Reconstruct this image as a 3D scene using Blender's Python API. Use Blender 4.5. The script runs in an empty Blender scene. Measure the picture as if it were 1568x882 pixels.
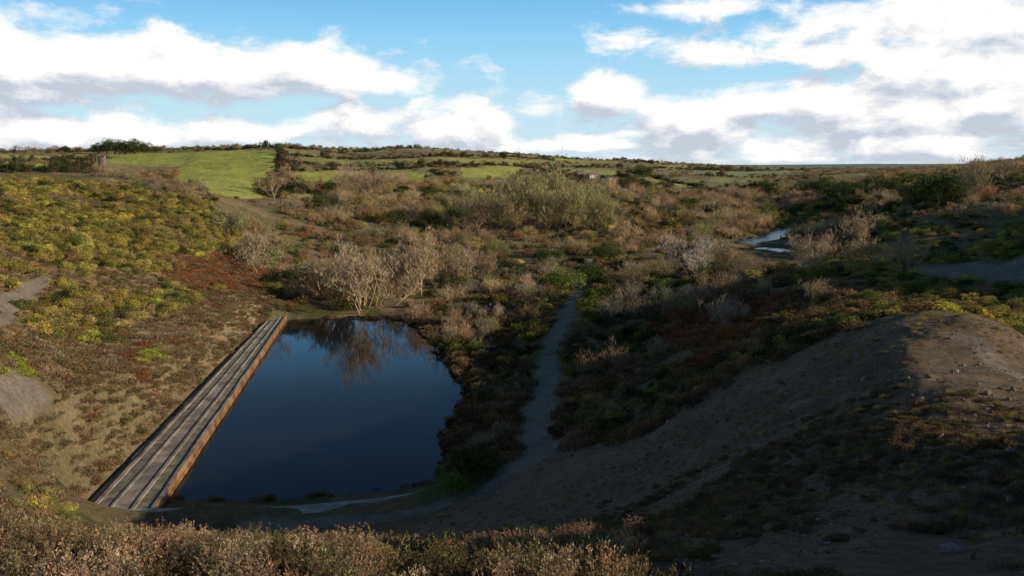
import bpy, math, random
import numpy as np
from mathutils import Vector
RNG=np.random.default_rng(7); random.seed(7)
scene=bpy.context.scene
H=20.0; F=1305.0; TH=math.radians(8.33); CT,ST=math.cos(TH),math.sin(TH)
def ray(px,py):
    u=(px-784)/F; v=(441-py)/F
    return np.array([u,CT+v*ST,-ST+v*CT])
def at_depth(px,py,d):
    r=ray(px,py); r=r/r[1]*d
    return (r[0],r[1],H+r[2])
def at_z(px,py,z):
    r=ray(px,py); t=(z-H)/r[2]; return (r[0]*t,r[1]*t)
# ---------------------------------------------------------------- noise
def vn(x,y,s=0):
    ix=np.floor(x); iy=np.floor(y); fx=x-ix; fy=y-iy
    fx=fx*fx*(3-2*fx); fy=fy*fy*(3-2*fy)
    def h(a,b):
        v=np.sin(a*127.1+b*311.7+s*74.7)*43758.5453
        return v-np.floor(v)
    return (h(ix,iy)*(1-fx)+h(ix+1,iy)*fx)*(1-fy)+(h(ix,iy+1)*(1-fx)+h(ix+1,iy+1)*fx)*fy
def fbm(x,y,s=0,o=4):
    t=0;a=.5;n=0
    for i in range(o):
        t=t+a*vn(x*2**i+i*17.3,y*2**i-i*9.1,s+i); n+=a; a*=.5
    return t/n
def sm(a,b,x):
    t=np.clip((x-a)/(b-a),0,1); return t*t*(3-2*t)
def inpoly(x,y,P):
    c=np.zeros(x.shape,bool); n=len(P); j=n-1
    for i in range(n):
        xi,yi=P[i][0],P[i][1]; xj,yj=P[j][0],P[j][1]
        if yi!=yj:
            c^=((yi>y)!=(yj>y))&(x<(xj-xi)*(y-yi)/(yj-yi)+xi)
        j=i
    return c
def pdist(x,y,P,closed=False):
    d=np.full(x.shape,1e9); n=len(P)
    for i in range(n if closed else n-1):
        a=P[i]; b=P[(i+1)%n]; dx=b[0]-a[0]; dy=b[1]-a[1]; L=dx*dx+dy*dy+1e-9
        t=np.clip(((x-a[0])*dx+(y-a[1])*dy)/L,0,1)
        d=np.minimum(d,np.hypot(x-a[0]-t*dx,y-a[1]-t*dy))
    return d
# ---------------------------------------------------------------- terrain control
C=[]
S=[ # px,py,depth
(784,905,7.6),(300,908,8),(0,903,8),(-300,895,8),(1100,900,8.5),(1568,885,9),
(0,842,12),(300,850,12),(550,862,12),(800,872,12),(1100,848,13),(1400,800,13.5),(1568,790,13),
(300,850,17),(500,858,17),(120,840,17),(300,846,24),(450,850,24),(130,830,24),(600,846,22),(300,838,32),(150,818,32),(450,838,32),(160,806,40),(300,812,42),(450,810,42),(580,803,40),
(800,845,18),(800,806,26),(800,755,36),(820,715,45),(825,692,50),(760,700,51),
(650,808,32),(660,776,44),(720,762,44),
(1000,790,24),(1100,740,24),(1100,660,34),(1050,625,43),(1100,590,45),(1000,662,46),(1200,545,44),(1300,502,42),(1400,480,38),(1480,480,36),(1568,515,34),
(1300,700,20),(1300,600,29),(1400,552,29),(1450,553,29),(1568,566,29),(1568,612,23),(1450,612,23),(1568,700,16),
(0,800,18),(0,772,24),(0,735,31),(0,650,40),(0,550,50),(0,450,70),(0,350,100),(0,268,145),
(-300,240,130),(-300,350,80),(-300,500,50),(-300,700,30),
(100,722,45),(200,650,52),(200,550,68),(200,450,95),(100,500,72),(350,495,92),(300,350,132),(300,420,112),(420,440,122),(420,390,150),
(160,282,155),(330,308,158),(420,350,180),(100,380,100),
(530,478,111),(620,478,111),(600,420,150),(740,440,130),(850,420,140),(740,520,95),(800,600,67),(900,600,64),(950,520,80),(900,470,100),(1000,560,66),(1100,500,78),(1000,450,110),
(1200,430,88),(1300,415,82),(1400,432,70),(1500,448,62),(1568,450,60),(1100,425,105),
(1500,412,100),(1400,415,105),(1568,415,100),(1300,398,130),(1400,340,150),(1500,295,170),(1568,272,185),(1440,285,240),(1340,290,300),(1250,280,420),
(1170,367,200),(1215,335,290),(1150,380,185),(1210,388,180),
(700,350,230),(850,345,230),(1000,350,230),(850,295,400),(1000,310,360),(1100,300,420),(550,330,230),(500,300,330),(600,305,340),
(900,272,600),(900,252,900),(800,236,1000),(700,256,600),(640,228,900),(430,226,650),(400,302,300),(200,268,420),(200,236,600),(0,232,560),(0,268,300),(300,240,550),(550,262,500),(550,240,700),(-300,230,600),
(1000,250,900),(1050,272,650),(1150,262,1000),(1200,256,1800),(1100,253,2500),(1400,252,2500),(1568,250,1500),(784,250,2500),(400,250,2500),(0,250,2500),
(1300,266,900),(1568,254,600),
]
for s in S: C.append(at_depth(*s))
for p in [(0,0,18.1),(0,3,17.4),(-6,0,18.2),(6,2,18.6),(-20,2,17),(12,5,19.1),(19,10,20.6),(28,5,23.5),(26,20,14),(30,30,8.5),(22,31,11.2),(24,37,10.5),(34,32,8),(60,20,14),(48,58,16),(60,60,20),(48,80,14),(60,80,20),(75,70,23),(90,95,18),(68,110,10),(42,45,8.5),(150,130,28),(200,160,34),(240,220,38),(150,60,24),  # includes unseen right-hand ridge, heights shaped to shade foreground and pond bank
          (0,-15,19),(0,-60,22),(60,-60,30),(-60,-60,22),(200,-200,45),(-200,-200,35),(-120,20,18),(-60,15,14),(0,-500,40),(500,0,40),(-500,0,50),(0,-3000,30),(3000,0,30),(-3000,0,30),(3000,3000,20),(-3000,3000,20),(500,500,25),(0,6000,15),(-2200,6000,15),(2500,6000,15)]: C.append(p)
C=np.array(C)
def emb(x,y):
    r=np.hypot(x,y)+1e-6; k=np.log1p(r/10)/r
    return x*k,y*k,r
cx,cy,cr=emb(C[:,0],C[:,1]); cq=C[:,2]/(cr+20)
def ker(d2): return np.sqrt(d2+.02**2)
n=len(C); A=np.zeros((n+3,n+3)); A[:n,:n]=ker((cx[:,None]-cx)**2+(cy[:,None]-cy)**2)+np.eye(n)*(-.004)
A[:n,n]=1;A[:n,n+1]=cx;A[:n,n+2]=cy;A[n:,:n]=A[:n,n:].T
Wt=np.linalg.solve(A,np.concatenate([cq,[0,0,0]]))
def rbf(x,y):
    ex,ey,r=emb(x,y); q=Wt[n]+Wt[n+1]*ex+Wt[n+2]*ey
    for i in range(n): q=q+Wt[i]*ker((ex-cx[i])**2+(ey-cy[i])**2)
    return q*(r+20)
pond=[at_z(a,b,0) for a,b in [(240,766),(330,768),(450,764),(600,752),(665,738),(684,705),(682,672),(692,640),(712,612),(716,595),(704,578),(688,556),(680,538),(658,520),(638,503),(622,490),(560,487),(500,488),(441,490)]]
dNL=at_z(112,790,.6); dFL=at_z(404,492,.6); dNR=at_z(243,789,0); dFR=at_z(440,489,0)
deckpoly=[dNL,dNR,dFR,dFL]
river=[at_z(a,b,2.2) for a,b in [(1134,370),(1150,367),(1175,363),(1195,356),(1206,348)]]
river2=[at_z(a,b,2.2) for a,b in [(1160,377),(1185,379),(1210,383)]]
def height(x,y):
    x=np.asarray(x,float); y=np.asarray(y,float); r=np.hypot(x,y)
    z=rbf(x,y)
    z=z+(fbm(x/9,y/9,3)-.5)*1.6*sm(25,70,r)*(1-sm(500,900,r))
    z=z+(fbm(x/1.6,y/1.6,5)-.5)*.28*sm(4,10,r)
    z=z+(fbm(x/60,y/60,9)-.5)*5*sm(200,500,r)
    mnd=sm(4,10,x)*(1-sm(45,60,y))*sm(9,14,y)
    z=z+(fbm((x+y*.3)/5,(y-x*.3)/1.7,11)-.5)*.55*mnd
    m=(r>38)&(r<125)&(x<20)&(x>-50)
    if m.any():
        xx,yy,zz=x[m],y[m],z[m]
        ins=inpoly(xx,yy,pond)|inpoly(xx,yy,deckpoly)
        d=np.minimum(pdist(xx,yy,pond,True),pdist(xx,yy,deckpoly,True))
        zin=-1.3*sm(0,1.5,d)-.02
        zo=.12+(np.maximum(zz,.35)-.12)*sm(0,3.5,d)
        z[m]=np.where(ins,zin,zo)
    m=(r>150)&(r<420)&(x>30)&(x<160)
    if m.any():
        xx,yy,zz=x[m],y[m],z[m]
        d=np.minimum(pdist(xx,yy,river),pdist(xx,yy,river2))
        z[m]=1.2+(np.maximum(zz,2.3)-1.2)*sm(1.5,6,d)
    return z
def hit(px,py):
    r=ray(px,py); r=r/r[1]
    d=np.exp(np.linspace(math.log(5),math.log(3500),1400))
    z=height(r[0]*d,d); below=z>=H+r[2]*d
    i=int(np.argmax(below)) if below.any() else len(d)-1
    return (r[0]*d[i],d[i])
def hp(L): return [hit(*p) for p in L]
# survey of the ground features
Z={}
Z['heath']=hp([(-200,266),(0,276),(160,288),(330,316),(350,345),(430,440),(410,485)])+[dFL,dNL,(-24,42),(-17,32),(-9,20),(-9,14),(-50,12)]
Z['fields']=[hp(l) for l in [
 [(165,236),(300,233),(428,231),(425,262),(404,302),(335,298),(262,276),(275,255),(170,250)],
 [(0,236),(140,234),(140,243),(0,244)],[(0,250),(100,247),(92,262),(0,260)],
 [(440,267),(560,264),(558,281),(440,290)],[(595,264),(650,266),(652,285),(598,286)],[(705,258),(800,256),(785,272),(710,273)],
 [(440,300),(565,296),(540,307),(430,312)],[(470,243),(640,246),(640,252),(460,250)],[(660,242),(840,248),(830,252),(670,250)],
 [(830,240),(960,247),(950,253),(850,248)],[(975,290),(1030,303),(1022,309),(970,297)],[(1000,268),(1070,285),(1050,288),(985,272)],[(1060,262),(1220,262),(1200,266),(1070,267)],
 [(870,258),(950,262),(940,268),(880,264)],[(1090,272),(1170,276),(1150,281),(1085,277)]]]
Z['mound']=hp([(600,818),(690,775),(780,720),(830,695),(1000,655),(1100,595),(1200,548),(1300,508),(1400,486),(1500,484)])+[(30,40),(40,10),(6,3),(1,6),(-1,12)]
Z['rb']=hp([(630,478),(760,440),(900,395),(1130,405),(1300,430),(1420,455)])+[(25,46)]+hp([(1300,510),(1200,550),(1100,598),(1000,660),(835,698),(720,745),(690,705),(715,600),(690,545)])
paths=[(hp([(908,398),(893,425),(880,455),(862,490),(845,540),(836,590),(824,640),(822,668),(828,690)]),1.05),
       (hp([(828,690),(790,715),(740,745),(660,780),(560,796),(400,804)]),1.3),
       (hp([(690,472),(760,474),(840,480)]),.6),
       (hp([(-30,475),(20,458),(45,440),(78,428)]),.8),(hp([(20,470),(5,490),(-20,500)]),.6),
       (hp([(-40,612),(20,604),(55,597)]),.9),
       (hp([(1395,414),(1480,416),(1600,417)]),1.8),(hp([(1480,520),(1530,560),(1600,590)]),.5)]
patch_red=[hp([(260,400),(320,388),(390,405),(395,440),(340,455),(280,440)]),hp([(165,545),(215,520),(265,530),(270,560),(200,572)]),
           hp([(1010,480),(1100,455),(1180,470),(1150,530),(1060,560),(1000,520)]),
           hp([(940,350),(1010,345),(1040,372),(960,380)])]
patch_tan=[hp([(175,480),(215,488),(240,505),(200,505)]),hp([(0,600),(60,590),(65,615),(0,640)]),hp([(330,500),(380,480),(400,490),(300,570),(200,660),(150,700),(140,680),(230,610)])]
patch_lime=[hp([(225,545),(262,535),(270,560),(232,572)]),hp([(0,565),(45,560),(50,590),(0,590)]),hp([(1410,440),(1500,440),(1560,475),(1440,480)])]
hedges=[(hp(l)) for l in [[(0,234),(150,232)],[(0,246),(140,244)],[(0,264),(95,264),(150,264)],[(150,232),(300,229),(430,227)],[(430,230),(428,262),(405,300)],
 [(440,263),(560,261),(600,261),(700,256),(800,254)],[(438,290),(560,284),(660,288)],[(430,298),(570,294)],[(565,262),(575,285)],[(660,262),(690,275)],[(440,240),(640,242),(660,240),(850,247)],[(455,252),(640,254),(700,250)],
 [(780,232),(900,242),(1000,252)],[(820,252),(960,256)],[(800,256),(870,270),(960,290)],[(960,262),(1060,285),(1120,300)],[(960,275),(1040,300)],[(965,300),(1030,312)],[(1000,258),(1240,260)],[(1060,268),(1240,270)],[(440,228),(640,227),(780,231)],[(860,270),(960,272)],[(1080,284),(1180,286)]]]
def feats(x,y):
    f={}
    f['field']=np.zeros(x.shape,bool); f['fid']=np.zeros(x.shape)
    for i,P in enumerate(Z['fields']):
        q=inpoly(x,y,P); f['field']|=q; f['fid'][q]=i
    for k in('heath','mound','rb'): f[k]=inpoly(x,y,Z[k])
    p=np.full(x.shape,9.)
    wob=(fbm(x/2,y/2,21)-.5)*.8
    for P,w in paths: p=np.minimum(p,pdist(x,y,P)/w)
    f['path']=p+wob*.8
    f['water']=inpoly(x,y,pond)|inpoly(x,y,deckpoly)
    f['river']=np.minimum(pdist(x,y,river),pdist(x,y,river2))
    jx=x+(fbm(x/5,y/5,31)-.5)*9; jy=y+(fbm(x/5,y/5,32)-.5)*9
    for k,L in(('red',patch_red),('tan',patch_tan),('lime',patch_lime)):
        q=np.zeros(x.shape,bool)
        for P in L: q|=inpoly(jx,jy,P)
        f[k]=q
    return f
# ---------------------------------------------------------------- materials helpers
def mat(name):
    m=bpy.data.materials.new(name); m.use_nodes=True; nt=m.node_tree
    return m,nt,nt.nodes['Principled BSDF']
def L(nt,a,b): nt.links.new(a,b)
def noise_mat(name,c1,c2,scale,rough=.85,bump=.3,detail=8,spec=.2):
    m,nt,b=mat(name); tc=nt.nodes.new('ShaderNodeTexCoord'); nz=nt.nodes.new('ShaderNodeTexNoise'); nz.inputs['Scale'].default_value=scale; nz.inputs['Detail'].default_value=detail
    L(nt,tc.outputs['Object'],nz.inputs['Vector']); r=nt.nodes.new('ShaderNodeValToRGB'); r.color_ramp.elements[0].position=.35; r.color_ramp.elements[1].position=.65
    r.color_ramp.elements[0].color=(*c1,1); r.color_ramp.elements[1].color=(*c2,1); L(nt,nz.outputs[0],r.inputs[0]); L(nt,r.outputs[0],b.inputs['Base Color'])
    b.inputs['Roughness'].default_value=rough; b.inputs['Specular IOR Level'].default_value=spec
    bp=nt.nodes.new('ShaderNodeBump'); bp.inputs['Strength'].default_value=bump; bp.inputs['Distance'].default_value=.1; L(nt,nz.outputs[0],bp.inputs['Height']); L(nt,bp.outputs[0],b.inputs['Normal'])
    return m
# ---------------------------------------------------------------- terrain mesh
b1=np.radians(np.arange(-36,36.01,.11)); b0=np.radians(np.linspace(-180,-36,60)[:-1]); b2=np.radians(np.linspace(36,180,60)[1:-1])
B=np.concatenate([b0,b1,b2]); R=np.exp(np.linspace(math.log(1.0),math.log(9000),780))
RR,BB=np.meshgrid(R,B,indexing='ij'); X=(RR*np.sin(BB)).ravel(); Y=(RR*np.cos(BB)).ravel()
Zt=height(X,Y); nr,nb=RR.shape
X=np.append(X,0);Y=np.append(Y,0);Zt=np.append(Zt,18.1)
f=feats(X,Y); r=np.hypot(X,Y)
def mix(a,b,t): return a*(1-t[:,None])+np.array(b)[None,:]*t[:,None]
n1=fbm(X/14,Y/14,41); n2=fbm(X/3,Y/3,42); n3=fbm(X/.7,Y/.7,43)
col=np.tile(np.array([.17,.13,.06]),(len(X),1))
col=mix(col,(.23,.16,.085),sm(.4,.65,n1)); col=mix(col,(.10,.10,.035),sm(.5,.7,n2))
col=mix(col,(.26,.185,.10),(f['heath']*.6)); 
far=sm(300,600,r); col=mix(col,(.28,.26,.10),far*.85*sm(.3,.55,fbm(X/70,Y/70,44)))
vf=sm(1100,2500,r); col=mix(col,(.15,.2,.18),vf*.8)  # distance haze painted into the ground colour as a bluish tint
mp=fbm(X/5,Y/5,45)*.5+fbm(X/1.3,Y/1.3,46)*.5
col=mix(col,(.24,.165,.102),f['mound']*1.); col=mix(col,(.12,.09,.05),f['mound']*sm(.44,.58,mp)*.65*sm(4,9,X)*(1-sm(26,36,Y)*.8))
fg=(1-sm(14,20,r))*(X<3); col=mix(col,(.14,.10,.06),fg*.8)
fc=np.array([[.33,.34,.07],[.33,.33,.07],[.33,.32,.07],[.36,.34,.07],[.33,.33,.065],[.37,.35,.08],[.33,.3,.09],[.26,.26,.07],[.33,.3,.09],[.33,.3,.09],[.36,.34,.08],[.36,.34,.09],[.24,.27,.13],[.33,.32,.09],[.28,.29,.1]])
fi=f['fid'].astype(int); q=f['field']; col[q]=fc[fi[q]]*(.8+.4*n1[q])[:,None]
col=mix(col,(.24,.10,.055),f['red']*.5); col=mix(col,(.32,.23,.14),f['tan']*.45)
col=mix(col,(.27,.22,.165),(1-sm(.7,1.25,f['path']))*.85)
col=mix(col,(.05,.03,.015),f['water']*1.)
col*=(.7+.6*n3)[:,None]
me=bpy.data.meshes.new('terrain'); N=nr*nb
ii,jj=np.meshgrid(np.arange(nr-1),np.arange(nb),indexing='ij'); j2=(jj+1)%nb
quads=np.stack([ii*nb+jj,ii*nb+j2,(ii+1)*nb+j2,(ii+1)*nb+jj],-1).reshape(-1,4)[:,::-1]
tris=np.stack([np.full(nb,N),(np.arange(nb)+1)%nb,np.arange(nb)],-1)[:,::-1]
me.vertices.add(N+1); me.vertices.foreach_set('co',np.stack([X,Y,Zt],-1).ravel())
nl=len(quads)*4+len(tris)*3; me.loops.add(nl); me.loops.foreach_set('vertex_index',np.concatenate([quads.ravel(),tris.ravel()]).astype(np.int32))
me.polygons.add(len(quads)+len(tris)); ls=np.concatenate([np.arange(len(quads))*4,len(quads)*4+np.arange(len(tris))*3]).astype(np.int32)
me.polygons.foreach_set('loop_start',ls)
me.update(calc_edges=True); me.validate()
me.polygons.foreach_set('use_smooth',np.ones(len(me.polygons),bool))
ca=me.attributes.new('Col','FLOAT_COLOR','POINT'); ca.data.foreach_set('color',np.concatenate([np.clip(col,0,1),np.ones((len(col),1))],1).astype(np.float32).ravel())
if me.polygons[len(quads)//2].normal.z<0: me.flip_normals()
ter=bpy.data.objects.new('terrain',me); scene.collection.objects.link(ter)
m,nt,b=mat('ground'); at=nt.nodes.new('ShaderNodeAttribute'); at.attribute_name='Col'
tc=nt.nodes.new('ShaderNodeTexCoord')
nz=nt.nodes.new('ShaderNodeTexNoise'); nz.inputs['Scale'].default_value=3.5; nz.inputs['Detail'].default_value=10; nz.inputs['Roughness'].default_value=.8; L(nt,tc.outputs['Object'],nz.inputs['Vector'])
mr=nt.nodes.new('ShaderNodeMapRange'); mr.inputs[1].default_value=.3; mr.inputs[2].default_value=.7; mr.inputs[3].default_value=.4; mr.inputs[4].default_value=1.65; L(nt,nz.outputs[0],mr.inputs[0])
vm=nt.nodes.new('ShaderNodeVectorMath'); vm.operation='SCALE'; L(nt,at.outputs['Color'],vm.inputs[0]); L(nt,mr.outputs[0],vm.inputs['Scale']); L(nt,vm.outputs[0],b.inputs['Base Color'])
b.inputs['Roughness'].default_value=.95; b.inputs['Specular IOR Level'].default_value=.1
bp=nt.nodes.new('ShaderNodeBump'); bp.inputs['Strength'].default_value=1.; bp.inputs['Distance'].default_value=.25; L(nt,nz.outputs[0],bp.inputs['Height']); L(nt,bp.outputs[0],b.inputs['Normal'])
me.materials.append(m)
# ---------------------------------------------------------------- simple mesh helper
def obj_from(name,verts,faces,mats,parent=None,mi=None,smooth=False,link=True,var=None):
    me=bpy.data.meshes.new(name); me.from_pydata([tuple(map(float,v)) for v in verts],[],[tuple(int(i) for i in q) for q in faces]); me.update()
    for k in mats: me.materials.append(k)
    if mi is not None: me.polygons.foreach_set('material_index',mi)
    if smooth: me.polygons.foreach_set('use_smooth',[True]*len(me.polygons))
    if var is not None:
        a=me.attributes.new('var','FLOAT','FACE'); a.data.foreach_set('value',np.asarray(var,np.float32))
    o=bpy.data.objects.new(name,me)
    if link: scene.collection.objects.link(o)
    if parent: o.parent=parent
    return o
# ---------------------------------------------------------------- water
m,nt,b=mat('pond_water'); b.inputs['Base Color'].default_value=(.010,.010,.010,1); b.inputs['Roughness'].default_value=.05; b.inputs['IOR'].default_value=1.33; b.inputs['Specular IOR Level'].default_value=.25
nz=nt.nodes.new('ShaderNodeTexNoise'); nz.inputs['Scale'].default_value=1.2; nz.inputs['Detail'].default_value=4; tc=nt.nodes.new('ShaderNodeTexCoord'); L(nt,tc.outputs['Object'],nz.inputs['Vector'])
bp=nt.nodes.new('ShaderNodeBump'); bp.inputs['Strength'].default_value=.09; bp.inputs['Distance'].default_value=.05; L(nt,nz.outputs[0],bp.inputs['Height']); L(nt,bp.outputs[0],b.inputs['Normal'])
wm=m
cxp=sum(p[0] for p in pond)/len(pond); cyp=sum(p[1] for p in pond)/len(pond)
wp=[(cxp+(p[0]-cxp)*1.06,cyp+(p[1]-cyp)*1.03,0) for p in pond]
wp[0]=(wp[0][0]-.3,wp[0][1],0)
obj_from('pond_water',wp,[list(range(len(wp)))],[wm])
m,nt,b=mat('river_water'); b.inputs['Base Color'].default_value=(.05,.06,.07,1); b.inputs['Roughness'].default_value=.25; b.inputs['IOR'].default_value=1.33; b.inputs['Specular IOR Level'].default_value=.3
def ribbon(P,w,z):
    V=[];Fc=[]
    for i,p in enumerate(P):
        a=P[max(i-1,0)]; c=P[min(i+1,len(P)-1)]; dx,dy=c[0]-a[0],c[1]-a[1]; l=math.hypot(dx,dy); nx,ny=-dy/l,dx/l
        V+= [(p[0]+nx*w,p[1]+ny*w,z),(p[0]-nx*w,p[1]-ny*w,z)]
        if i: k=2*i; Fc.append((k-2,k-1,k+1,k))
    return V,Fc
V,Fc=ribbon(river,3.,1.85); V2,F2=ribbon(river2,2.2,1.85); k=len(V)
obj_from('river',V+V2,Fc+[tuple(i+k for i in q) for q in F2],[m])
# ---------------------------------------------------------------- dam deck
conc=noise_mat('weathered_concrete',(.17,.14,.105),(.38,.32,.25),.9,bump=.4)
moss=noise_mat('mossy_concrete',(.12,.11,.075),(.27,.24,.17),1.4,bump=.5)
rust=noise_mat('ochre_stained_concrete',(.12,.06,.028),(.30,.16,.07),.8,bump=.3)
pale=noise_mat('algae_stained_concrete',(.22,.22,.16),(.42,.41,.32),1.1,bump=.5)
prof=[(0,-1.5),(0,.45),(.10,.5),(.10,.58),(.16,.58),(.16,.5),(.36,.5),(.36,.56),(.40,.56),(.40,.5),(.66,.5),(.66,.58),(.71,.58),(.71,.5),(.92,.5),(.92,.60),(.975,.60),(.98,.2),(1.,.18),(1.0,-1.5)]
pm=[0,1,0,0,0,1,0,0,0,0,0,0,0,1,0,0,2,2,2]
V=[];Fc=[];mi=[];ns=80
for i in range(ns+1):
    t=i/ns
    a=(dNL[0]+(dFL[0]-dNL[0])*t,dNL[1]+(dFL[1]-dNL[1])*t); c=(dNR[0]+(dFR[0]-dNR[0])*t,dNR[1]+(dFR[1]-dNR[1])*t)
    for u,z in prof:
        w=(vn(np.array(t*23.),np.array(u*9.),3)-.5)*.06; wu=(vn(np.array(t*31.),np.array(u*5.),8)-.5)*.012
        u=u+float(wu)
        V.append((a[0]+(c[0]-a[0])*u,a[1]+(c[1]-a[1])*u,z+float(w)))
    if i:
        k=len(prof)
        for j in range(k-1):
            Fc.append((k*(i-1)+j,k*(i-1)+j+1,k*i+j+1,k*i+j)[::-1]); mi.append(pm[j])
k=len(prof); Fc.append(tuple(range(k))); mi.append(0); Fc.append(tuple(range(k*ns,k*ns+k))[::-1]); mi.append(0)
obj_from('concrete_dam_walkway',V,Fc,[conc,moss,rust],mi=mi)
wl=[at_z(a,b,.6) for a,b in [(132,790),(190,789),(250,787),(320,787),(380,785),(450,783),(520,777),(590,770),(640,762),(690,747)]]
V=[];Fc=[]
for i,p in enumerate(wl):
    a=wl[max(i-1,0)]; c=wl[min(i+1,len(wl)-1)]; dx,dy=c[0]-a[0],c[1]-a[1]; l=math.hypot(dx,dy); nx,ny=-dy/l,dx/l
    for o,z in((-.75,-1),(-.7,.6),(-.65,.68),(.65,.68),(.7,.6),(.75,-1)): V.append((p[0]+nx*o,p[1]+ny*o,z))
    if i:
        for j in range(5): Fc.append((6*i-6+j,6*i-6+j+1,6*i+j+1,6*i+j))
Fc+= [tuple(range(6)),tuple(range(6*len(wl)-6,6*len(wl)))]
obj_from('pond_edge_wall',V,Fc,[pale])
# ---------------------------------------------------------------- foliage prototypes
def fol_mat(name,color=None,tr=.35):
    m=bpy.data.materials.new(name); m.use_nodes=True; nt=m.node_tree; nt.nodes.clear(); out=nt.nodes.new('ShaderNodeOutputMaterial'); va=nt.nodes.new('ShaderNodeAttribute'); va.attribute_name='var'
    vm=nt.nodes.new('ShaderNodeVectorMath'); vm.operation='SCALE'; L(nt,va.outputs['Fac'],vm.inputs['Scale'])
    if color is None:
        ti=nt.nodes.new('ShaderNodeAttribute'); ti.attribute_type='INSTANCER'; ti.attribute_name='tint'; L(nt,ti.outputs['Color'],vm.inputs[0])
    else: vm.inputs[0].default_value=color
    d=nt.nodes.new('ShaderNodeBsdfDiffuse'); t=nt.nodes.new('ShaderNodeBsdfTranslucent'); mx=nt.nodes.new('ShaderNodeMixShader'); mx.inputs[0].default_value=tr
    L(nt,vm.outputs[0],d.inputs[0]); L(nt,vm.outputs[0],t.inputs[0]); L(nt,d.outputs[0],mx.inputs[1]); L(nt,t.outputs[0],mx.inputs[2]); L(nt,mx.outputs[0],out.inputs[0])
    return m
FM=fol_mat('vegetation')
def rdir(r,k): 
    d=r.normal(size=(k,3)); return d/np.linalg.norm(d,axis=1)[:,None]
def cards(r,pos,nrm,w,l,upb=0):
    k=len(pos); t=np.cross(nrm,rdir(r,k)); t/=np.linalg.norm(t,axis=1)[:,None]+1e-9
    if upb: t[:,2]=np.abs(t[:,2])+upb; t/=np.linalg.norm(t,axis=1)[:,None]
    s=np.cross(nrm,t); s/=np.linalg.norm(s,axis=1)[:,None]+1e-9
    w=np.broadcast_to(w,(k,))[:,None]; l=np.broadcast_to(l,(k,))[:,None]
    V=np.stack([pos-s*w,pos+s*w,pos+s*w*.35+t*l,pos-s*w*.35+t*l],1).reshape(-1,3)
    return V,np.arange(4*k).reshape(-1,4)
def leafy(name,seed,k=1000,nl=9,hgt=1.,link=False,m=None,size=.062,low=.2):
    r=np.random.default_rng(seed)
    a=r.uniform(0,2*np.pi,nl); rr=np.sqrt(r.uniform(0,1,nl))*.62; c=np.stack([rr*np.cos(a),rr*np.sin(a),r.uniform(low,.75,nl)*hgt*(1-.35*rr)],1); rad=r.uniform(.2,.42,nl)
    li=r.integers(0,nl,k); d=rdir(r,k); d[:,2]=np.where(r.random(k)<.5,np.abs(d[:,2]),d[:,2])
    bumpy=r.uniform(.7,1.12,k); pos=c[li]+d*(rad[li]*bumpy)[:,None]*np.array([1,1,.9]); ok=pos[:,2]>-.05; pos=pos[ok];d=d[ok];li=li[ok]
    nrm=d+r.normal(size=pos.shape)*.45; nrm/=np.linalg.norm(nrm,axis=1)[:,None]
    V,Fq=cards(r,pos,nrm,r.uniform(.5,1,len(pos))*size*.6,r.uniform(.7,1.5,len(pos))*size,.25)
    lv=r.uniform(.6,1.3,nl); var=lv[li]*r.uniform(.5,1.5,len(pos))
    return V,Fq,var
def branches(seed,n0=14,depth=3,h=1.,spread=.5,w0=.012,trunk=0,gr=1.):
    r=np.random.default_rng(seed); segs=[]
    def go(p,d,l,w,k):
        steps=2 if k>0 else 1
        for s in range(steps):
            d=d+r.normal(size=3)*.16; d[2]+=.05; d/=np.linalg.norm(d); q=p+d*l/steps; segs.append((p,q,w,w*.72)); w*=.72; p=q
            if k>0:
                for _ in range(r.integers(2,4)):
                    e=d+r.normal(size=3)*.5; e[2]+=.18; e/=np.linalg.norm(e); go(p,e,l*r.uniform(.5,.75),w*.62,k-1)
    for i in range(n0):
        a=r.uniform(0,2*np.pi); s=abs(r.normal())*spread; d=np.array([math.cos(a)*s,math.sin(a)*s,1.]); d/=np.linalg.norm(d)
        base=np.array([math.cos(a)*.12*s*3,math.sin(a)*.12*s*3,trunk if trunk else -.03]); go(base*(0.3 if trunk else 1)+np.array([0,0,trunk*.7 if trunk else 0]),d,h*r.uniform(.35,.55),w0,depth)
    if trunk: segs.append((np.array([0,0,-.06]),np.array([.01,.01,trunk*1.05]),w0*2.4,w0*1.5))
    return segs
def seg_mesh(segs,r,sides=3):
    V=[];Fq=[];var=[]
    for p,q,w1,w2 in segs:
        d=q-p; d/=np.linalg.norm(d)+1e-9; a=np.cross(d,[.3,.9,.1]); a/=np.linalg.norm(a); c=np.cross(d,a); k=len(V); vv=r.uniform(.7,1.3)
        for s in range(sides):
            t=2*math.pi*s/sides; o=a*math.cos(t)+c*math.sin(t); V.append(p+o*w1); V.append(q+o*w2)
        for s in range(sides):
            s2=(s+1)%sides; Fq.append((k+2*s,k+2*s2,k+2*s2+1,k+2*s+1)); var.append(vv)
    return np.array(V),np.array(Fq),np.array(var)
def join(*P):
    V=[];Fq=[];va=[];k=0
    for v,f_,a in P: V.append(v);Fq.append(f_+k);va.append(a);k+=len(v)
    return np.concatenate(V),np.concatenate(Fq),np.concatenate(va)
def protos(cname,items):
    c=bpy.data.collections.new(cname)
    for i,(V,Fq,va) in enumerate(items):
        o=obj_from('%s_%d'%(cname,i),V,Fq,[FM],link=False,var=va); c.objects.link(o)
    return c
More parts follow.
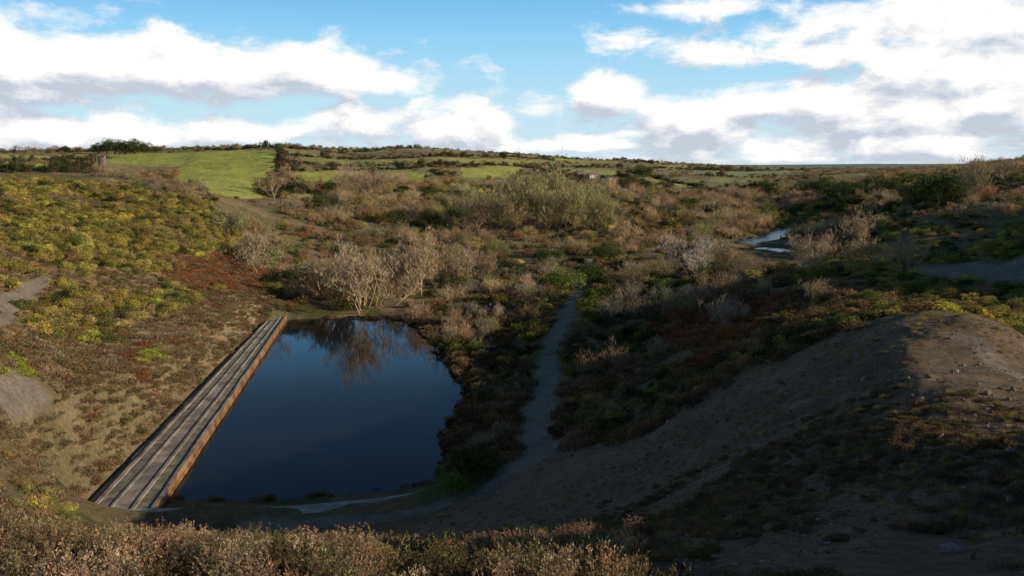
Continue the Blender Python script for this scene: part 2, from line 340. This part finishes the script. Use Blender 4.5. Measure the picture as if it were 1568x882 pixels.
def barebush(seed,n0=14,twig=1.,spread=.5):
    r=np.random.default_rng(seed+100); sg=branches(seed,n0,2,1.,spread,.012)
    A=seg_mesh(sg,r); ends=np.array([s[1] for s in sg]); k=int(len(ends)*2.4*twig); e=ends[r.integers(0,len(ends),k)]+r.normal(size=(k,3))*.03
    V,Fq=cards(r,e,rdir(r,k),.006,r.uniform(.08,.2,k),.8)
    return join(A,(V,Fq,r.uniform(.8,1.4,k)))
def heath(seed,k=300,h=.8):
    r=np.random.default_rng(seed); a=r.uniform(0,6.28,k); rr=np.sqrt(r.uniform(0,1,k))*.9; pos=np.stack([rr*np.cos(a),rr*np.sin(a),r.uniform(0,.75,k)*h*(1.05-rr**2*.8)],1)
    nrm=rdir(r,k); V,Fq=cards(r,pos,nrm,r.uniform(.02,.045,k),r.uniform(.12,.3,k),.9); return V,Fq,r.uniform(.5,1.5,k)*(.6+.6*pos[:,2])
def neartuft(seed,stems=50):
    r=np.random.default_rng(seed); sg=[];lp=[]
    for i in range(stems):
        a=r.uniform(0,6.28); s=r.uniform(0,.8); p=np.array([math.cos(a)*s*.5,math.sin(a)*s*.5,0]); d=np.array([math.cos(a)*s*.7,math.sin(a)*s*.7,1.])+r.normal(size=3)*.15; d/=np.linalg.norm(d)
        ln=r.uniform(.4,1.)
        for j in range(4):
            d=d+r.normal(size=3)*.15; d/=np.linalg.norm(d); q=p+d*ln/4; sg.append((p,q,.010-.0016*j,.0084-.0016*j))
            for _ in range(3 if j else 0): lp.append(p+(q-p)*r.random())
            if j>=1:
                for _ in range(2):
                    e=d+r.normal(size=3)*.5; e/=np.linalg.norm(e); q2=q+e*ln*.16; sg.append((q,q2,.005,.0025))
                    for _ in range(5): lp.append(q+(q2-q)*r.random())
            p=q
    A=seg_mesh(sg,r); lp=np.array(lp); k=len(lp); V,Fq=cards(r,lp+r.normal(size=(k,3))*.008,rdir(r,k),r.uniform(.008,.016,k),r.uniform(.03,.08,k),.4)
    A=(A[0],A[1],A[2]*.8); return join(A,(V,Fq,r.uniform(.5,1.9,k)))
def grass(seed,k=60):
    r=np.random.default_rng(seed); a=r.uniform(0,6.28,k); s=np.sqrt(r.random(k))*.6; pos=np.stack([np.cos(a)*s,np.sin(a)*s,np.zeros(k)],1)
    V,Fq=cards(r,pos,rdir(r,k)*np.array([1,1,.2]),.02,r.uniform(.3,.8,k),.8); return V,Fq,r.uniform(.6,1.4,k)
def rock(seed):
    import bmesh
    r=np.random.default_rng(seed); bm=bmesh.new(); bmesh.ops.create_icosphere(bm,subdivisions=1,radius=1)
    s=r.uniform(.5,1.2,3); V=np.array([v.co[:] for v in bm.verts])*s*r.uniform(.75,1.2,(len(bm.verts),1)); V[:,2]*=.6
    Fq=np.array([[v.index for v in q.verts] for q in bm.faces]); bm.free(); return V,Fq,r.uniform(.8,1.2,len(Fq))
cLeaf=protos('gorse_shape',[leafy('',s) for s in range(5)])
cBare=protos('bare_shrub_shape',[barebush(s,12,1.,.55) for s in range(4)])
cHeath=protos('heather_shape',[heath(s) for s in range(4)])
cNear=protos('foreground_heather_shape',[neartuft(s) for s in range(4)])
cGrass=protos('grass_shape',[grass(s) for s in range(3)])
cRock=protos('stone_shape',[rock(s) for s in range(5)])
def scatter(name,coll,x,y,scl,tint,sink=0.,zs=None,tilt=.12):
    k=len(x); z=height(x,y)-sink
    me=bpy.data.meshes.new(name); me.vertices.add(k); me.vertices.foreach_set('co',np.stack([x,y,z],-1).ravel())
    zs=np.ones(k) if zs is None else zs
    a=me.attributes.new('scl','FLOAT_VECTOR','POINT'); a.data.foreach_set('vector',np.stack([scl,scl,scl*zs],-1).astype(np.float32).ravel())
    a=me.attributes.new('rot','FLOAT_VECTOR','POINT'); a.data.foreach_set('vector',np.stack([RNG.normal(size=k)*tilt,RNG.normal(size=k)*tilt,RNG.uniform(0,6.28,k)],-1).astype(np.float32).ravel())
    a=me.attributes.new('tint','FLOAT_COLOR','POINT'); a.data.foreach_set('color',np.concatenate([np.clip(tint,0,1),np.ones((k,1))],1).astype(np.float32).ravel())
    a=me.attributes.new('vid','INT','POINT'); a.data.foreach_set('value',RNG.integers(0,len(coll.objects),k).astype(np.int32))
    o=bpy.data.objects.new(name,me); scene.collection.objects.link(o)
    ng=bpy.data.node_groups.new(name,'GeometryNodeTree'); ng.interface.new_socket('Geometry',in_out='INPUT',socket_type='NodeSocketGeometry'); ng.interface.new_socket('Geometry',in_out='OUTPUT',socket_type='NodeSocketGeometry')
    N_=ng.nodes; gi=N_.new('NodeGroupInput'); go=N_.new('NodeGroupOutput'); ip=N_.new('GeometryNodeInstanceOnPoints'); ci=N_.new('GeometryNodeCollectionInfo')
    ci.inputs['Collection'].default_value=coll; ci.inputs['Separate Children'].default_value=True; ci.inputs['Reset Children'].default_value=True
    def na(nm,t):
        q=N_.new('GeometryNodeInputNamedAttribute'); q.data_type=t; q.inputs['Name'].default_value=nm; return [s for s in q.outputs if s.name=='Attribute' and s.enabled][0]
    er=N_.new('FunctionNodeEulerToRotation'); ng.links.new(na('rot','FLOAT_VECTOR'),er.inputs[0])
    ng.links.new(gi.outputs[0],ip.inputs['Points']); ng.links.new(ci.outputs[0],ip.inputs['Instance']); ip.inputs['Pick Instance'].default_value=True
    ng.links.new(na('vid','INT'),ip.inputs['Instance Index']); ng.links.new(er.outputs[0],ip.inputs['Rotation']); ng.links.new(na('scl','FLOAT_VECTOR'),ip.inputs['Scale']); ng.links.new(ip.outputs[0],go.inputs[0])
    md=o.modifiers.new('scatter','NODES'); md.node_group=ng
    return o
def sector(k,r0,r1,a0=-36,a1=36,p=2.):
    r=(r0**p+(r1**p-r0**p)*RNG.random(k))**(1/p); a=np.radians(RNG.uniform(a0,a1,k)); return r*np.sin(a),r*np.cos(a)
def pal(k,cols,w=None,j=.18):
    c=np.array(cols); i=RNG.choice(len(c),k,p=w); return c[i]*(1+RNG.normal(size=(k,1))*j)*(1+RNG.normal(size=(k,3))*.06)
OL=(.33,.27,.07); GR=(.17,.18,.05); DG=(.06,.078,.026); BR=(.32,.20,.10); RU=(.38,.16,.07); TN=(.48,.35,.20); GY=(.36,.28,.18); YG=(.46,.39,.09); LM=(.46,.48,.07); OB=(.40,.28,.11)
# left heath
x,y=sector(56000,18,200,-38,-8); f=feats(x,y); ok=f['heath']&(f['path']>1.1)&~(f['tan']&(RNG.random(len(x))<.4))&~f['water']; x,y=x[ok],y[ok]; f={k:v[ok] for k,v in f.items()}
nn=fbm(x/11,y/11,51); g=(nn+RNG.normal(size=len(x))*.09)>.52-.14*sm(60,110,y); g&=~f['red']
dd=pdist(x,y,deckpoly,True); g&=(dd>7)
keep=RNG.random(len(x))<np.where(g,.3,.8)
t=pal(len(x),[OL,YG,GR,OB,DG],[.3,.27,.12,.25,.06],.25); t[f['lime']]=LM
a=g&keep; scatter('gorse_bushes',cLeaf,x[a],y[a],RNG.uniform(.5,1.45,a.sum())*(.45+.55*sm(35,60,y[a])),t[a],.1,RNG.uniform(.65,1.1,a.sum()))
a=~g&keep&(dd>.7); t=pal(len(x),[BR,(.34,.23,.13),(.24,.2,.085),TN],[.35,.3,.15,.2]); t[f['red']]=pal(f['red'].sum(),[RU,(.38,.2,.10),BR]); t[f['lime']]=LM
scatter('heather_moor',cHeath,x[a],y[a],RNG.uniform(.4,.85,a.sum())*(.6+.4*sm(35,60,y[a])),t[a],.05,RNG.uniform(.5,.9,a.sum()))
# right bank of the pond
x,y=sector(14000,40,160,-14,34); f=feats(x,y); ok=f['rb']&(f['path']>1.2)&~f['water']; x,y=x[ok],y[ok]; f={k:v[ok] for k,v in f.items()}
g=fbm(x/8,y/8,61)+RNG.normal(size=len(x))*.06>.47; g&=~f['red']; up=sm(60,100,y)
a=g&(RNG.random(len(x))<.45)&(f['path']>1.6); scatter('bank_gorse',cLeaf,x[a],y[a],RNG.uniform(.5,1.1,a.sum())*(1+.6*up[a]),pal(a.sum(),[GR,DG,OL,BR],[.25,.35,.15,.25]),.1,RNG.uniform(.6,1.1,a.sum()))
a=~g; t=pal(len(x),[BR,(.18,.13,.065),TN],[.45,.45,.1]); t[f['red']]=pal(f['red'].sum(),[RU,(.34,.16,.08)])
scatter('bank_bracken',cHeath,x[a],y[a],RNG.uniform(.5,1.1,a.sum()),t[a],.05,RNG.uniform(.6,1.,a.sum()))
a=RNG.random(len(x))<.016; a&=(y>66)&(f['path']>3); scatter('bank_bare_shrubs',cBare,x[a],y[a],RNG.uniform(1.8,3.2,a.sum()),pal(a.sum(),[GY,TN,(.24,.19,.10)]),.1)
# valley floor scrub
x,y=sector(13000,108,430,-26,33); f=feats(x,y)
ok=~f['heath']&~f['field']&~f['rb']&(f['path']>1.5)&(f['river']>3.8)&(pdist(x,y,pond,True)>1.5)&~f['water']
rh=(x>.36*y)&(y<330)
ok&=~((x<-.27*y)&(y>165)&(RNG.random(len(x))<.88)); x,y,rh=x[ok],y[ok],rh[ok]; red=f['red'][ok]
nn=fbm(x/22,y/22,71); s=RNG.uniform(.9,2.4,len(x))*(.8+.9*sm(150,400,y))*np.where(RNG.random(len(x))<.12,1.4,1); s*=np.where((x>.24*y)&(x<.36*y)&(y<200),.32,1)
s*=np.where((x>.45*y),.75,1)
typ=nn+RNG.normal(size=len(x))*.1; keep=RNG.random(len(x))<.66
a=(typ<.54)&keep&~rh; scatter('valley_gorse',cLeaf,x[a],y[a],s[a],pal(a.sum(),[OL,GR,DG,BR,OB,YG],[.13,.17,.34,.16,.14,.06],.25),.15,RNG.uniform(.6,1.15,a.sum()))
a=(typ>=.46)&keep&~rh&(RNG.random(len(x))<.38); scatter('valley_bare_shrubs',cBare,x[a],y[a],s[a]*1.65,pal(a.sum(),[GY,TN,(.36,.23,.12),(.31,.26,.10)],[.15,.3,.35,.2]),.15,RNG.uniform(.7,1.1,a.sum()))
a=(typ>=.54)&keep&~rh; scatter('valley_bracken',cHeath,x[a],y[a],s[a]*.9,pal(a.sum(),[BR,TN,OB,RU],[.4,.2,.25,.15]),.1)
a=rh&(RNG.random(len(x))<.9); a1=a&(typ<.62); scatter('hillside_gorse',cLeaf,x[a1],y[a1],s[a1]*1.1,pal(a1.sum(),[DG,GR,OL,BR],[.5,.2,.15,.15],.25),.15,RNG.uniform(.6,1.1,a1.sum()))
a2=a&(typ>=.62); scatter('hillside_bare_shrubs',cBare,x[a2],y[a2],s[a2]*1.4,pal(a2.sum(),[GY,TN,BR]),.15)
x,y=sector(4200,46,135,20,40); f=feats(x,y); ok=~f['mound']&~f['rb']&(f['path']>1.3); x,y=x[ok],y[ok]
scatter('verge_gorse',cLeaf,x,y,RNG.uniform(.4,1.2,len(x)),pal(len(x),[OL,YG,GR,BR,DG]),.1,RNG.uniform(.5,.9,len(x)))
# far scrub and hedgerows
x,y=sector(7500,400,1500,-34,33,1.5); f=feats(x,y); ok=~f['field']&(fbm(x/60,y/60,81)+RNG.normal(size=len(x))*.05>.51); x,y=x[ok],y[ok]
a=RNG.random(len(x))<.6
scatter('distant_woodland',cLeaf,x[a],y[a],RNG.uniform(1.5,3.8,a.sum()),pal(a.sum(),[DG,OL,BR,(.18,.14,.08)],[.45,.15,.2,.2]),.3,RNG.uniform(.5,1,a.sum()))
scatter('distant_bare_woodland',cBare,x[~a],y[~a],RNG.uniform(2.5,4.5,(~a).sum()),pal((~a).sum(),[GY,(.26,.19,.11),BR]),.3)
hx=[];hy=[]
for P in hedges:
    for a_,b_ in zip(P[:-1],P[1:]):
        l=math.hypot(b_[0]-a_[0],b_[1]-a_[1]); k=int(min(l,900)/2.)+1; t=RNG.random(k); hx.append(a_[0]+(b_[0]-a_[0])*t+RNG.normal(size=k)*.8); hy.append(a_[1]+(b_[1]-a_[1])*t+RNG.normal(size=k)*.8)
hx=np.concatenate(hx);hy=np.concatenate(hy)
scatter('hedgerows',cLeaf,hx,hy,RNG.uniform(1.2,2.5,len(hx))*(1+1.2*(RNG.random(len(hx))<.1)),pal(len(hx),[DG,(.09,.07,.04),(.15,.10,.055),(.07,.075,.03)]),.2,RNG.uniform(.7,1.3,len(hx)))
# foreground heather
x,y=sector(3800,6.5,21,-40,14); f=feats(x,y); px=784+F*x/y
top=sm(.40,.58,fbm(x/1.5,y/1.5,91)); lim=1-sm(900,1010,px); gap=1-.85*sm(540,600,px)*(1-sm(700,760,px))
a=RNG.random(len(x))<(top*lim*gap*.9+.05*(px<1000)); x,y=x[a],y[a]
scatter('foreground_heather',cNear,x,y,RNG.uniform(.14,.48,len(x)),pal(len(x),[(.38,.25,.14),(.22,.17,.08),(.46,.33,.2),(.17,.155,.06),(.14,.095,.055)],[.3,.22,.16,.15,.17]),.02)
x,y=sector(5000,6.5,46,-30,34,1.6); f=feats(x,y); a=(f['mound'])&(fbm(x/5,y/5,45)>.5)&(f['path']>1.); x,y=x[a],y[a]
scatter('grass_tufts',cGrass,x,y,RNG.uniform(.08,.22,len(x)),pal(len(x),[OL,BR,(.2,.16,.09)]),0)
x,y=sector(9000,8,30,6,36,1.6); f=feats(x,y); mq=fbm(x/5,y/5,45)*.5+fbm(x/1.3,y/1.3,46)*.5; a=(f['mound'])&(mq+RNG.normal(size=len(x))*.05>.54)&(y<28)&(RNG.random(len(x))<.6); x,y=x[a],y[a]
scatter('low_heather',cHeath,x,y,RNG.uniform(.07,.24,len(x)),pal(len(x),[(.22,.16,.08),(.25,.17,.10),(.15,.135,.055)]),.0,RNG.uniform(.4,.9,len(x)))
x,y=sector(18000,6.5,52,-30,35,1.5); f=feats(x,y); a=(f['mound'])&(fbm(x/2.5,y/2.5,97)>.45); x,y=x[a],y[a]
scatter('gravel_stones',cRock,x,y,RNG.uniform(.015,.055,len(x))*(1+2*(RNG.random(len(x))<.06)),pal(len(x),[(.30,.22,.155),(.19,.14,.10),(.40,.33,.26)]),0,tilt=.6)
P=[pond[i] for i in range(0,18)]; rx=[];ry=[]
for i,(a_,b_) in enumerate(zip(P[:-1],P[1:])):
    k=int(math.hypot(b_[0]-a_[0],b_[1]-a_[1])*(1.2 if i<4 else 3))+2; t=RNG.random(k); rx.append(a_[0]+(b_[0]-a_[0])*t+RNG.normal(size=k)*.35); ry.append(a_[1]+(b_[1]-a_[1])*t+RNG.normal(size=k)*.35)
rx=np.concatenate(rx);ry=np.concatenate(ry); scatter('pond_rim_rushes',cHeath,rx,ry,RNG.uniform(.2,.55,len(rx)),pal(len(rx),[BR,OL,(.12,.09,.05)]),.0)
# ---------------------------------------------------------------- individual trees
def place(o,px,py,h,d=None):
    x,y=hit(px,py) if d is None else at_depth(px,py,d)[:2]
    o.location=(x,y,float(height(np.array([x]),np.array([y]))[0])); o.scale=(h,h,h); o.rotation_euler[2]=random.uniform(0,6)
    return o
tcol={'pale':(.50,.43,.33),'tan':(.44,.33,.20),'olive':(.36,.31,.14),'brown':(.34,.24,.14)}
tm={k:fol_mat('bark_'+k,v,.1) for k,v in tcol.items()}
def bare_tree(seed,mk,n0,sp,trunk):
    r=np.random.default_rng(seed+7); sg=branches(seed,n0,3,1.,sp,.012,trunk); A=seg_mesh(sg,r,3)
    ends=np.array([s[1] for s in sg]); k=len(ends)*2; V,Fq=cards(r,ends[r.integers(0,len(ends),k)],rdir(r,k),.0045,r.uniform(.05,.12,k),.8)
    V,Fq,va=join(A,(V,Fq,r.uniform(.8,1.3,k))); return obj_from('bare_willow_tree',V,Fq,[tm[mk]],var=va)
for i,(px,py,d,h,mk,n0,sp,tr) in enumerate([(555,470,113,9.5,'tan',10,.5,0),(520,470,116,7,'brown',9,.5,0),(645,440,128,9,'tan',8,.5,.1),(690,440,135,6.5,'tan',8,.5,0),(600,440,130,7.5,'brown',9,.5,0),
     (1065,440,105,6.8,'pale',4,.7,.15),(1110,430,108,5,'tan',5,.6,.15),(1250,430,84,5.,'tan',8,.5,0),(1330,430,80,3.6,'tan',8,.6,0),(1380,430,78,3.2,'tan',8,.6,0),(960,450,104,4.5,'brown',6,.5,.1),
     (760,360,215,12,'olive',10,.6,.1),(820,360,210,13,'olive',10,.6,.1),(880,360,210,12,'olive',10,.6,.1),(930,360,215,11,'olive',10,.6,.1),(850,340,240,16,'olive',10,.6,.1),(790,345,240,14,'olive',10,.6,.1),(575,290,330,12,'brown',7,.5,.1),(420,300,300,10,'brown',7,.5,.1),
     (1490,330,160,8,'tan',7,.6,.1),(1320,380,140,6,'tan',7,.6,.1),(395,420,128,7,'tan',7,.6,0),(1540,272,185,5,'brown',7,.6,.1),(480,440,122,6,'brown',8,.5,0),(730,420,140,6,'brown',8,.5,0),(900,350,230,12,'olive',9,.6,.1),(730,350,225,10,'brown',8,.6,.1)]):
    o=bare_tree(i*13+5,mk,n0,sp,tr); place(o,px,py,h*.85,d)
lm={'holly':fol_mat('leaves_dark_green',(.075,.10,.032)),'ol':fol_mat('leaves_grey_green',(.31,.31,.14)),'fr':fol_mat('leaves_fresh_green',(.2,.25,.05))}
def leaf_tree(name,seed,mk,hg=1.1):
    r=np.random.default_rng(seed); Lf=leafy('',seed,3200,18,hg,size=.04,low=.3); sg=branches(seed,5,1,.9,.4,.03,.12); A=seg_mesh(sg,r,5)
    V,Fq,va=join((A[0],A[1],A[2]),Lf); mi=[0]*len(A[1])+[1]*len(Lf[1]); return obj_from(name,V,Fq,[tm['brown'],lm[mk]],mi=mi,var=va)
for i,(nm,px,py,d,h,mk) in enumerate([('evergreen_tree',1440,285,170,6.5,'holly'),('evergreen_tree',1280,290,300,8,'holly'),('evergreen_tree',960,285,420,9,'holly'),('evergreen_tree',985,262,600,10,'holly'),
     ('willow_tree',865,425,120,3.6,'fr'),('willow_tree',470,425,125,4.5,'ol'),('willow_tree',400,410,130,4.5,'ol'),('willow_tree',350,370,140,4,'ol'),('evergreen_tree',430,440,122,3,'holly'),
     ('gorse_bush',725,745,47,2.1,'holly'),('gorse_bush',700,760,45,1.4,'fr'),('evergreen_tree',1360,275,260,5,'holly'),('evergreen_tree',700,430,140,3.5,'holly'),('evergreen_tree',900,420,125,3.5,'holly'),('evergreen_tree',1510,262,190,4,'holly'),('evergreen_tree',1230,285,350,7,'holly'),
     ('evergreen_tree',700,340,235,6,'holly'),('evergreen_tree',660,345,230,5,'holly'),('evergreen_tree',1180,300,380,7,'holly'),('evergreen_tree',1050,330,300,6,'holly'),('evergreen_tree',1460,275,172,4.5,'holly'),('evergreen_tree',610,350,220,4.5,'holly'),('evergreen_tree',500,335,240,5,'holly'),
     ('evergreen_tree',780,430,132,3.2,'holly'),('evergreen_tree',840,400,150,3.4,'holly'),('evergreen_tree',930,385,150,3.6,'holly'),('evergreen_tree',1300,282,290,7,'holly'),('evergreen_tree',1400,275,200,5,'holly'),('evergreen_tree',1260,280,330,8,'holly')]):
    place(leaf_tree(nm,i*7+3,mk),px,py,h,d)
for i,(px,h) in enumerate([(150,8),(163,9),(176,12),(192,10),(206,11),(221,9),(240,6)]):
    o=leaf_tree('pine_tree',i+60,'holly',1.2); place(o,px,236,h*.85,590)
# ---------------------------------------------------------------- buildings
white=noise_mat('painted_render',(.55,.48,.38),(.68,.6,.48),2,bump=.05); slate=noise_mat('slate_roof',(.16,.11,.09),(.24,.17,.13),3); glass,_,gb=mat('window_glass'); gb.inputs['Base Color'].default_value=(.03,.035,.04,1); gb.inputs['Roughness'].default_value=.1
stone=noise_mat('rubble_stone',(.11,.085,.06),(.22,.17,.12),1.2,bump=.8)
def box(name,x0,x1,y0,y1,z0,z1,m_,par):
    V=[(x,y,z) for x in(x0,x1) for y in(y0,y1) for z in(z0,z1)]; return obj_from(name,V,[(0,1,3,2),(4,6,7,5),(0,4,5,1),(2,3,7,6),(0,2,6,4),(1,5,7,3)],[m_],parent=par)
def cottage(px,py,w,dp,rot):
    e=bpy.data.objects.new('cottage',None); scene.collection.objects.link(e)
    V=[(-w/2,-dp/2,-1),(w/2,-dp/2,-1),(w/2,dp/2,-1),(-w/2,dp/2,-1),(-w/2,-dp/2,4.),(w/2,-dp/2,4.),(w/2,dp/2,4.),(-w/2,dp/2,4.),(-w/2,0,6.4),(w/2,0,6.4)]
    obj_from('walls',V,[(0,1,5,4),(2,3,7,6),(1,2,6,9,5),(3,0,4,8,7)],[white],parent=e)
    o=.35; R_=[(-w/2-o,-dp/2-o,3.75),(w/2+o,-dp/2-o,3.75),(w/2+o,0,6.6),(-w/2-o,0,6.6),(w/2+o,dp/2+o,3.75),(-w/2-o,dp/2+o,3.75)]
    obj_from('roof',R_,[(0,1,2,3),(3,2,4,5)],[slate],parent=e)
    for i,xx in enumerate((-w*.35,w*.35)): box('chimney_%d'%i,xx-.5,xx+.5,-.4,.4,5.8,7.6,stone,e)
    for i,xx in enumerate((-w*.33,0,w*.33)):
        box('window_up_%d'%i,xx-.5,xx+.5,-dp/2-.05,-dp/2+.1,2.5,3.5,glass,e)
        if i!=1: box('window_low_%d'%i,xx-.6,xx+.6,-dp/2-.05,-dp/2+.1,.6,1.7,glass,e)
    box('door',-.5,.5,-dp/2-.06,-dp/2+.1,-.1,2.,slate,e)
    x,y=hit(px,py); e.location=(x,y,float(height(np.array([x]),np.array([y]))[0])-.2); e.rotation_euler[2]=rot; e.scale=(.62,.62,.62)
cottage(908,273,13,7,.5); cottage(888,269,9,6,.2)
V=[];Fc=[];k=12
for j,(z,rr) in enumerate([(-1,2.3),(2,2.1),(5,1.85),(8,1.6),(9.2,1.6)]):
    for i in range(k):
        a=2*math.pi*i/k; q=rr*(1/max(abs(math.cos(a)),abs(math.sin(a))))**.6; V.append((q*math.cos(a),q*math.sin(a),z+(random.uniform(-1.2,.4) if j==4 else 0)))
    if j:
        for i in range(k): 
            if j==2 and i in(8,): continue
            Fc.append((k*(j-1)+i,k*(j-1)+(i+1)%k,k*j+(i+1)%k,k*j+i))
o=obj_from('ruined_stone_tower',V,Fc,[stone]); sd=o.modifiers.new('t','SOLIDIFY'); sd.thickness=.5; place(o,158,268,.8,320)
# ---------------------------------------------------------------- sun and sky
el=math.radians(17.5); az=math.radians(101)
ts=Vector((math.sin(az)*math.cos(el),math.cos(az)*math.cos(el),math.sin(el)))
ld=bpy.data.lights.new('sun','SUN'); ld.energy=5.; ld.angle=math.radians(.5); ld.color=(1,.9,.72); lo=bpy.data.objects.new('sun',ld); lo.rotation_euler=ts.to_track_quat('Z','Y').to_euler(); lo.location=(100,-20,80); scene.collection.objects.link(lo)
w=bpy.data.worlds.new('World'); scene.world=w; w.use_nodes=True; nt=w.node_tree; bg=nt.nodes['Background']
w.cycles.sampling_method='MANUAL'; w.cycles.sample_map_resolution=256
sky=nt.nodes.new('ShaderNodeTexSky'); sky.sky_type='NISHITA'; sky.sun_disc=False; sky.sun_elevation=el; sky.sun_rotation=az; sky.altitude=100; sky.air_density=1.; sky.dust_density=.6; sky.ozone_density=2.
bg.inputs['Strength'].default_value=.1
def M(nt,op,a,b=None,c=None,clamp=False):
    q=nt.nodes.new('ShaderNodeMath'); q.operation=op; q.use_clamp=clamp
    for i,v in enumerate((a,b,c)):
        if v is None: continue
        if isinstance(v,(int,float)): q.inputs[i].default_value=v
        else: nt.links.new(v,q.inputs[i])
    return q.outputs[0]
g=bpy.data.node_groups.new('cloud_density','ShaderNodeTree')
g.interface.new_socket('dir',in_out='INPUT',socket_type='NodeSocketVector')
for s in('density','noise'): g.interface.new_socket(s,in_out='OUTPUT',socket_type='NodeSocketFloat')
gi=g.nodes.new('NodeGroupInput'); go=g.nodes.new('NodeGroupOutput')
sc=g.nodes.new('ShaderNodeVectorMath'); sc.operation='MULTIPLY'; sc.inputs[1].default_value=(6,13,0); L(g,gi.outputs[0],sc.inputs[0])
nz=g.nodes.new('ShaderNodeTexNoise'); nz.noise_dimensions='2D'; nz.inputs['Scale'].default_value=1.9; nz.inputs['Detail'].default_value=8; nz.inputs['Roughness'].default_value=.6; nz.inputs['Distortion'].default_value=.15; L(g,sc.outputs[0],nz.inputs['Vector'])
cur=None
for (px,py,rx_,ry_,amp) in [(40,98,360,66,1.15),(290,105,300,46,1.15),(500,115,170,32,1.25),(60,200,300,30,.9),(520,195,80,40,.85),(705,190,90,42,1.05),(920,148,60,42,1.45),(830,165,50,25,.9),(960,60,60,24,.6),
      (1060,200,120,46,1.1),(1250,85,260,22,.85),(1480,30,260,45,1.1),(1450,165,300,60,1.2),(1180,155,110,22,.85),(1540,110,220,70,1.1),(1350,220,300,26,1.05),(910,222,160,14,.85),(340,205,160,18,.75),(1250,243,400,9,.6),(1080,15,120,12,.5),
      (2100,120,400,120,.9),(-500,150,400,110,.9)]:
    d=ray(px,py); d/=np.linalg.norm(d); a_=math.atan2(d[0],d[1]); e_=math.asin(d[2])
    va=g.nodes.new('ShaderNodeVectorMath'); va.operation='MULTIPLY_ADD'; va.inputs[1].default_value=(F/rx_,F/ry_,0); va.inputs[2].default_value=(-a_*F/rx_,-e_*F/ry_,0); L(g,gi.outputs[0],va.inputs[0])
    ln=g.nodes.new('ShaderNodeVectorMath'); ln.operation='LENGTH'; L(g,va.outputs[0],ln.inputs[0])
    val=M(g,'MULTIPLY_ADD',ln.outputs['Value'],-amp,1.2*amp)
    cur=val if cur is None else M(g,'SMOOTH_MAX',cur,val,.12)
den=M(g,'MULTIPLY_ADD',nz.outputs[0],2.6,M(g,'ADD',M(g,'MAXIMUM',cur,-1.),-1.3))
L(g,den,go.inputs[0]); L(g,nz.outputs[0],go.inputs[1])
tc=nt.nodes.new('ShaderNodeTexCoord'); sp=nt.nodes.new('ShaderNodeSeparateXYZ'); L(nt,tc.outputs['Generated'],sp.inputs[0])
A_=M(nt,'ARCTAN2',sp.outputs[0],sp.outputs[1]); E_=M(nt,'ARCSINE',sp.outputs[2])
cb=nt.nodes.new('ShaderNodeCombineXYZ'); L(nt,A_,cb.inputs[0]); L(nt,E_,cb.inputs[1])
of=nt.nodes.new('ShaderNodeVectorMath'); of.operation='ADD'; of.inputs[1].default_value=(.010,.020,0); L(nt,cb.outputs[0],of.inputs[0])
G1=nt.nodes.new('ShaderNodeGroup'); G1.node_tree=g; L(nt,cb.outputs[0],G1.inputs[0])
G2=nt.nodes.new('ShaderNodeGroup'); G2.node_tree=g; L(nt,of.outputs[0],G2.inputs[0])
mask=nt.nodes.new('ShaderNodeMapRange'); mask.interpolation_type='SMOOTHSTEP'; mask.inputs[1].default_value=-.1; mask.inputs[2].default_value=.62; L(nt,G1.outputs[0],mask.inputs[0])
lowel=nt.nodes.new('ShaderNodeMapRange'); lowel.inputs[1].default_value=.0; lowel.inputs[2].default_value=.11; lowel.inputs[3].default_value=-.22; lowel.inputs[4].default_value=.12; L(nt,E_,lowel.inputs[0])
sh=nt.nodes.new('ShaderNodeMapRange'); sh.inputs[1].default_value=-.7; sh.inputs[2].default_value=.25
L(nt,M(nt,'ADD',M(nt,'ADD',M(nt,'SUBTRACT',G1.outputs[0],G2.outputs[0]),lowel.outputs[0]),M(nt,'MULTIPLY_ADD',G2.outputs[1],-1.2,.6)),sh.inputs[0])
ccol=nt.nodes.new('ShaderNodeMix'); ccol.data_type='RGBA'; ccol.inputs[6].default_value=(5.6,6.1,7.,1); ccol.inputs[7].default_value=(10.3,10.2,10.,1); L(nt,sh.outputs[0],ccol.inputs[0])
ramp=nt.nodes.new('ShaderNodeValToRGB'); cr_=ramp.color_ramp; cr_.elements[0].position=0; cr_.elements[0].color=(.68,.86,.97,1); cr_.elements[1].position=1; cr_.elements[1].color=(.04,.08,.17,1)
for p_,c_ in((.07,(.52,.82,.99,1)),(.14,(.30,.68,.98,1)),(.2,(.15,.48,.88,1)),(.26,(.07,.19,.37,1)),(.4,(.045,.10,.20,1))): e_=cr_.elements.new(p_); e_.color=c_
L(nt,sp.outputs[2],ramp.inputs[0])
rs=nt.nodes.new('ShaderNodeVectorMath'); rs.operation='SCALE'; rs.inputs['Scale'].default_value=10.; L(nt,ramp.outputs[0],rs.inputs[0])
skm=nt.nodes.new('ShaderNodeMix'); skm.data_type='RGBA'; skm.inputs[0].default_value=.87; L(nt,sky.outputs[0],skm.inputs[6]); L(nt,rs.outputs[0],skm.inputs[7])
fin=nt.nodes.new('ShaderNodeMix'); fin.data_type='RGBA'; L(nt,mask.outputs[0],fin.inputs[0]); L(nt,skm.outputs[2],fin.inputs[6]); L(nt,ccol.outputs[2],fin.inputs[7]); L(nt,fin.outputs[2],bg.inputs[0])
# ---------------------------------------------------------------- camera
cd=bpy.data.cameras.new('camera'); cd.sensor_width=36; cd.angle=2*math.atan(784/F); cd.clip_start=.1; cd.clip_end=20000
co=bpy.data.objects.new('camera',cd); co.location=(0,0,H); co.rotation_euler=(math.pi/2-TH,0,0); scene.collection.objects.link(co); scene.camera=co
scene.view_settings.view_transform='Standard'; scene.view_settings.look='None'; scene.view_settings.exposure=0
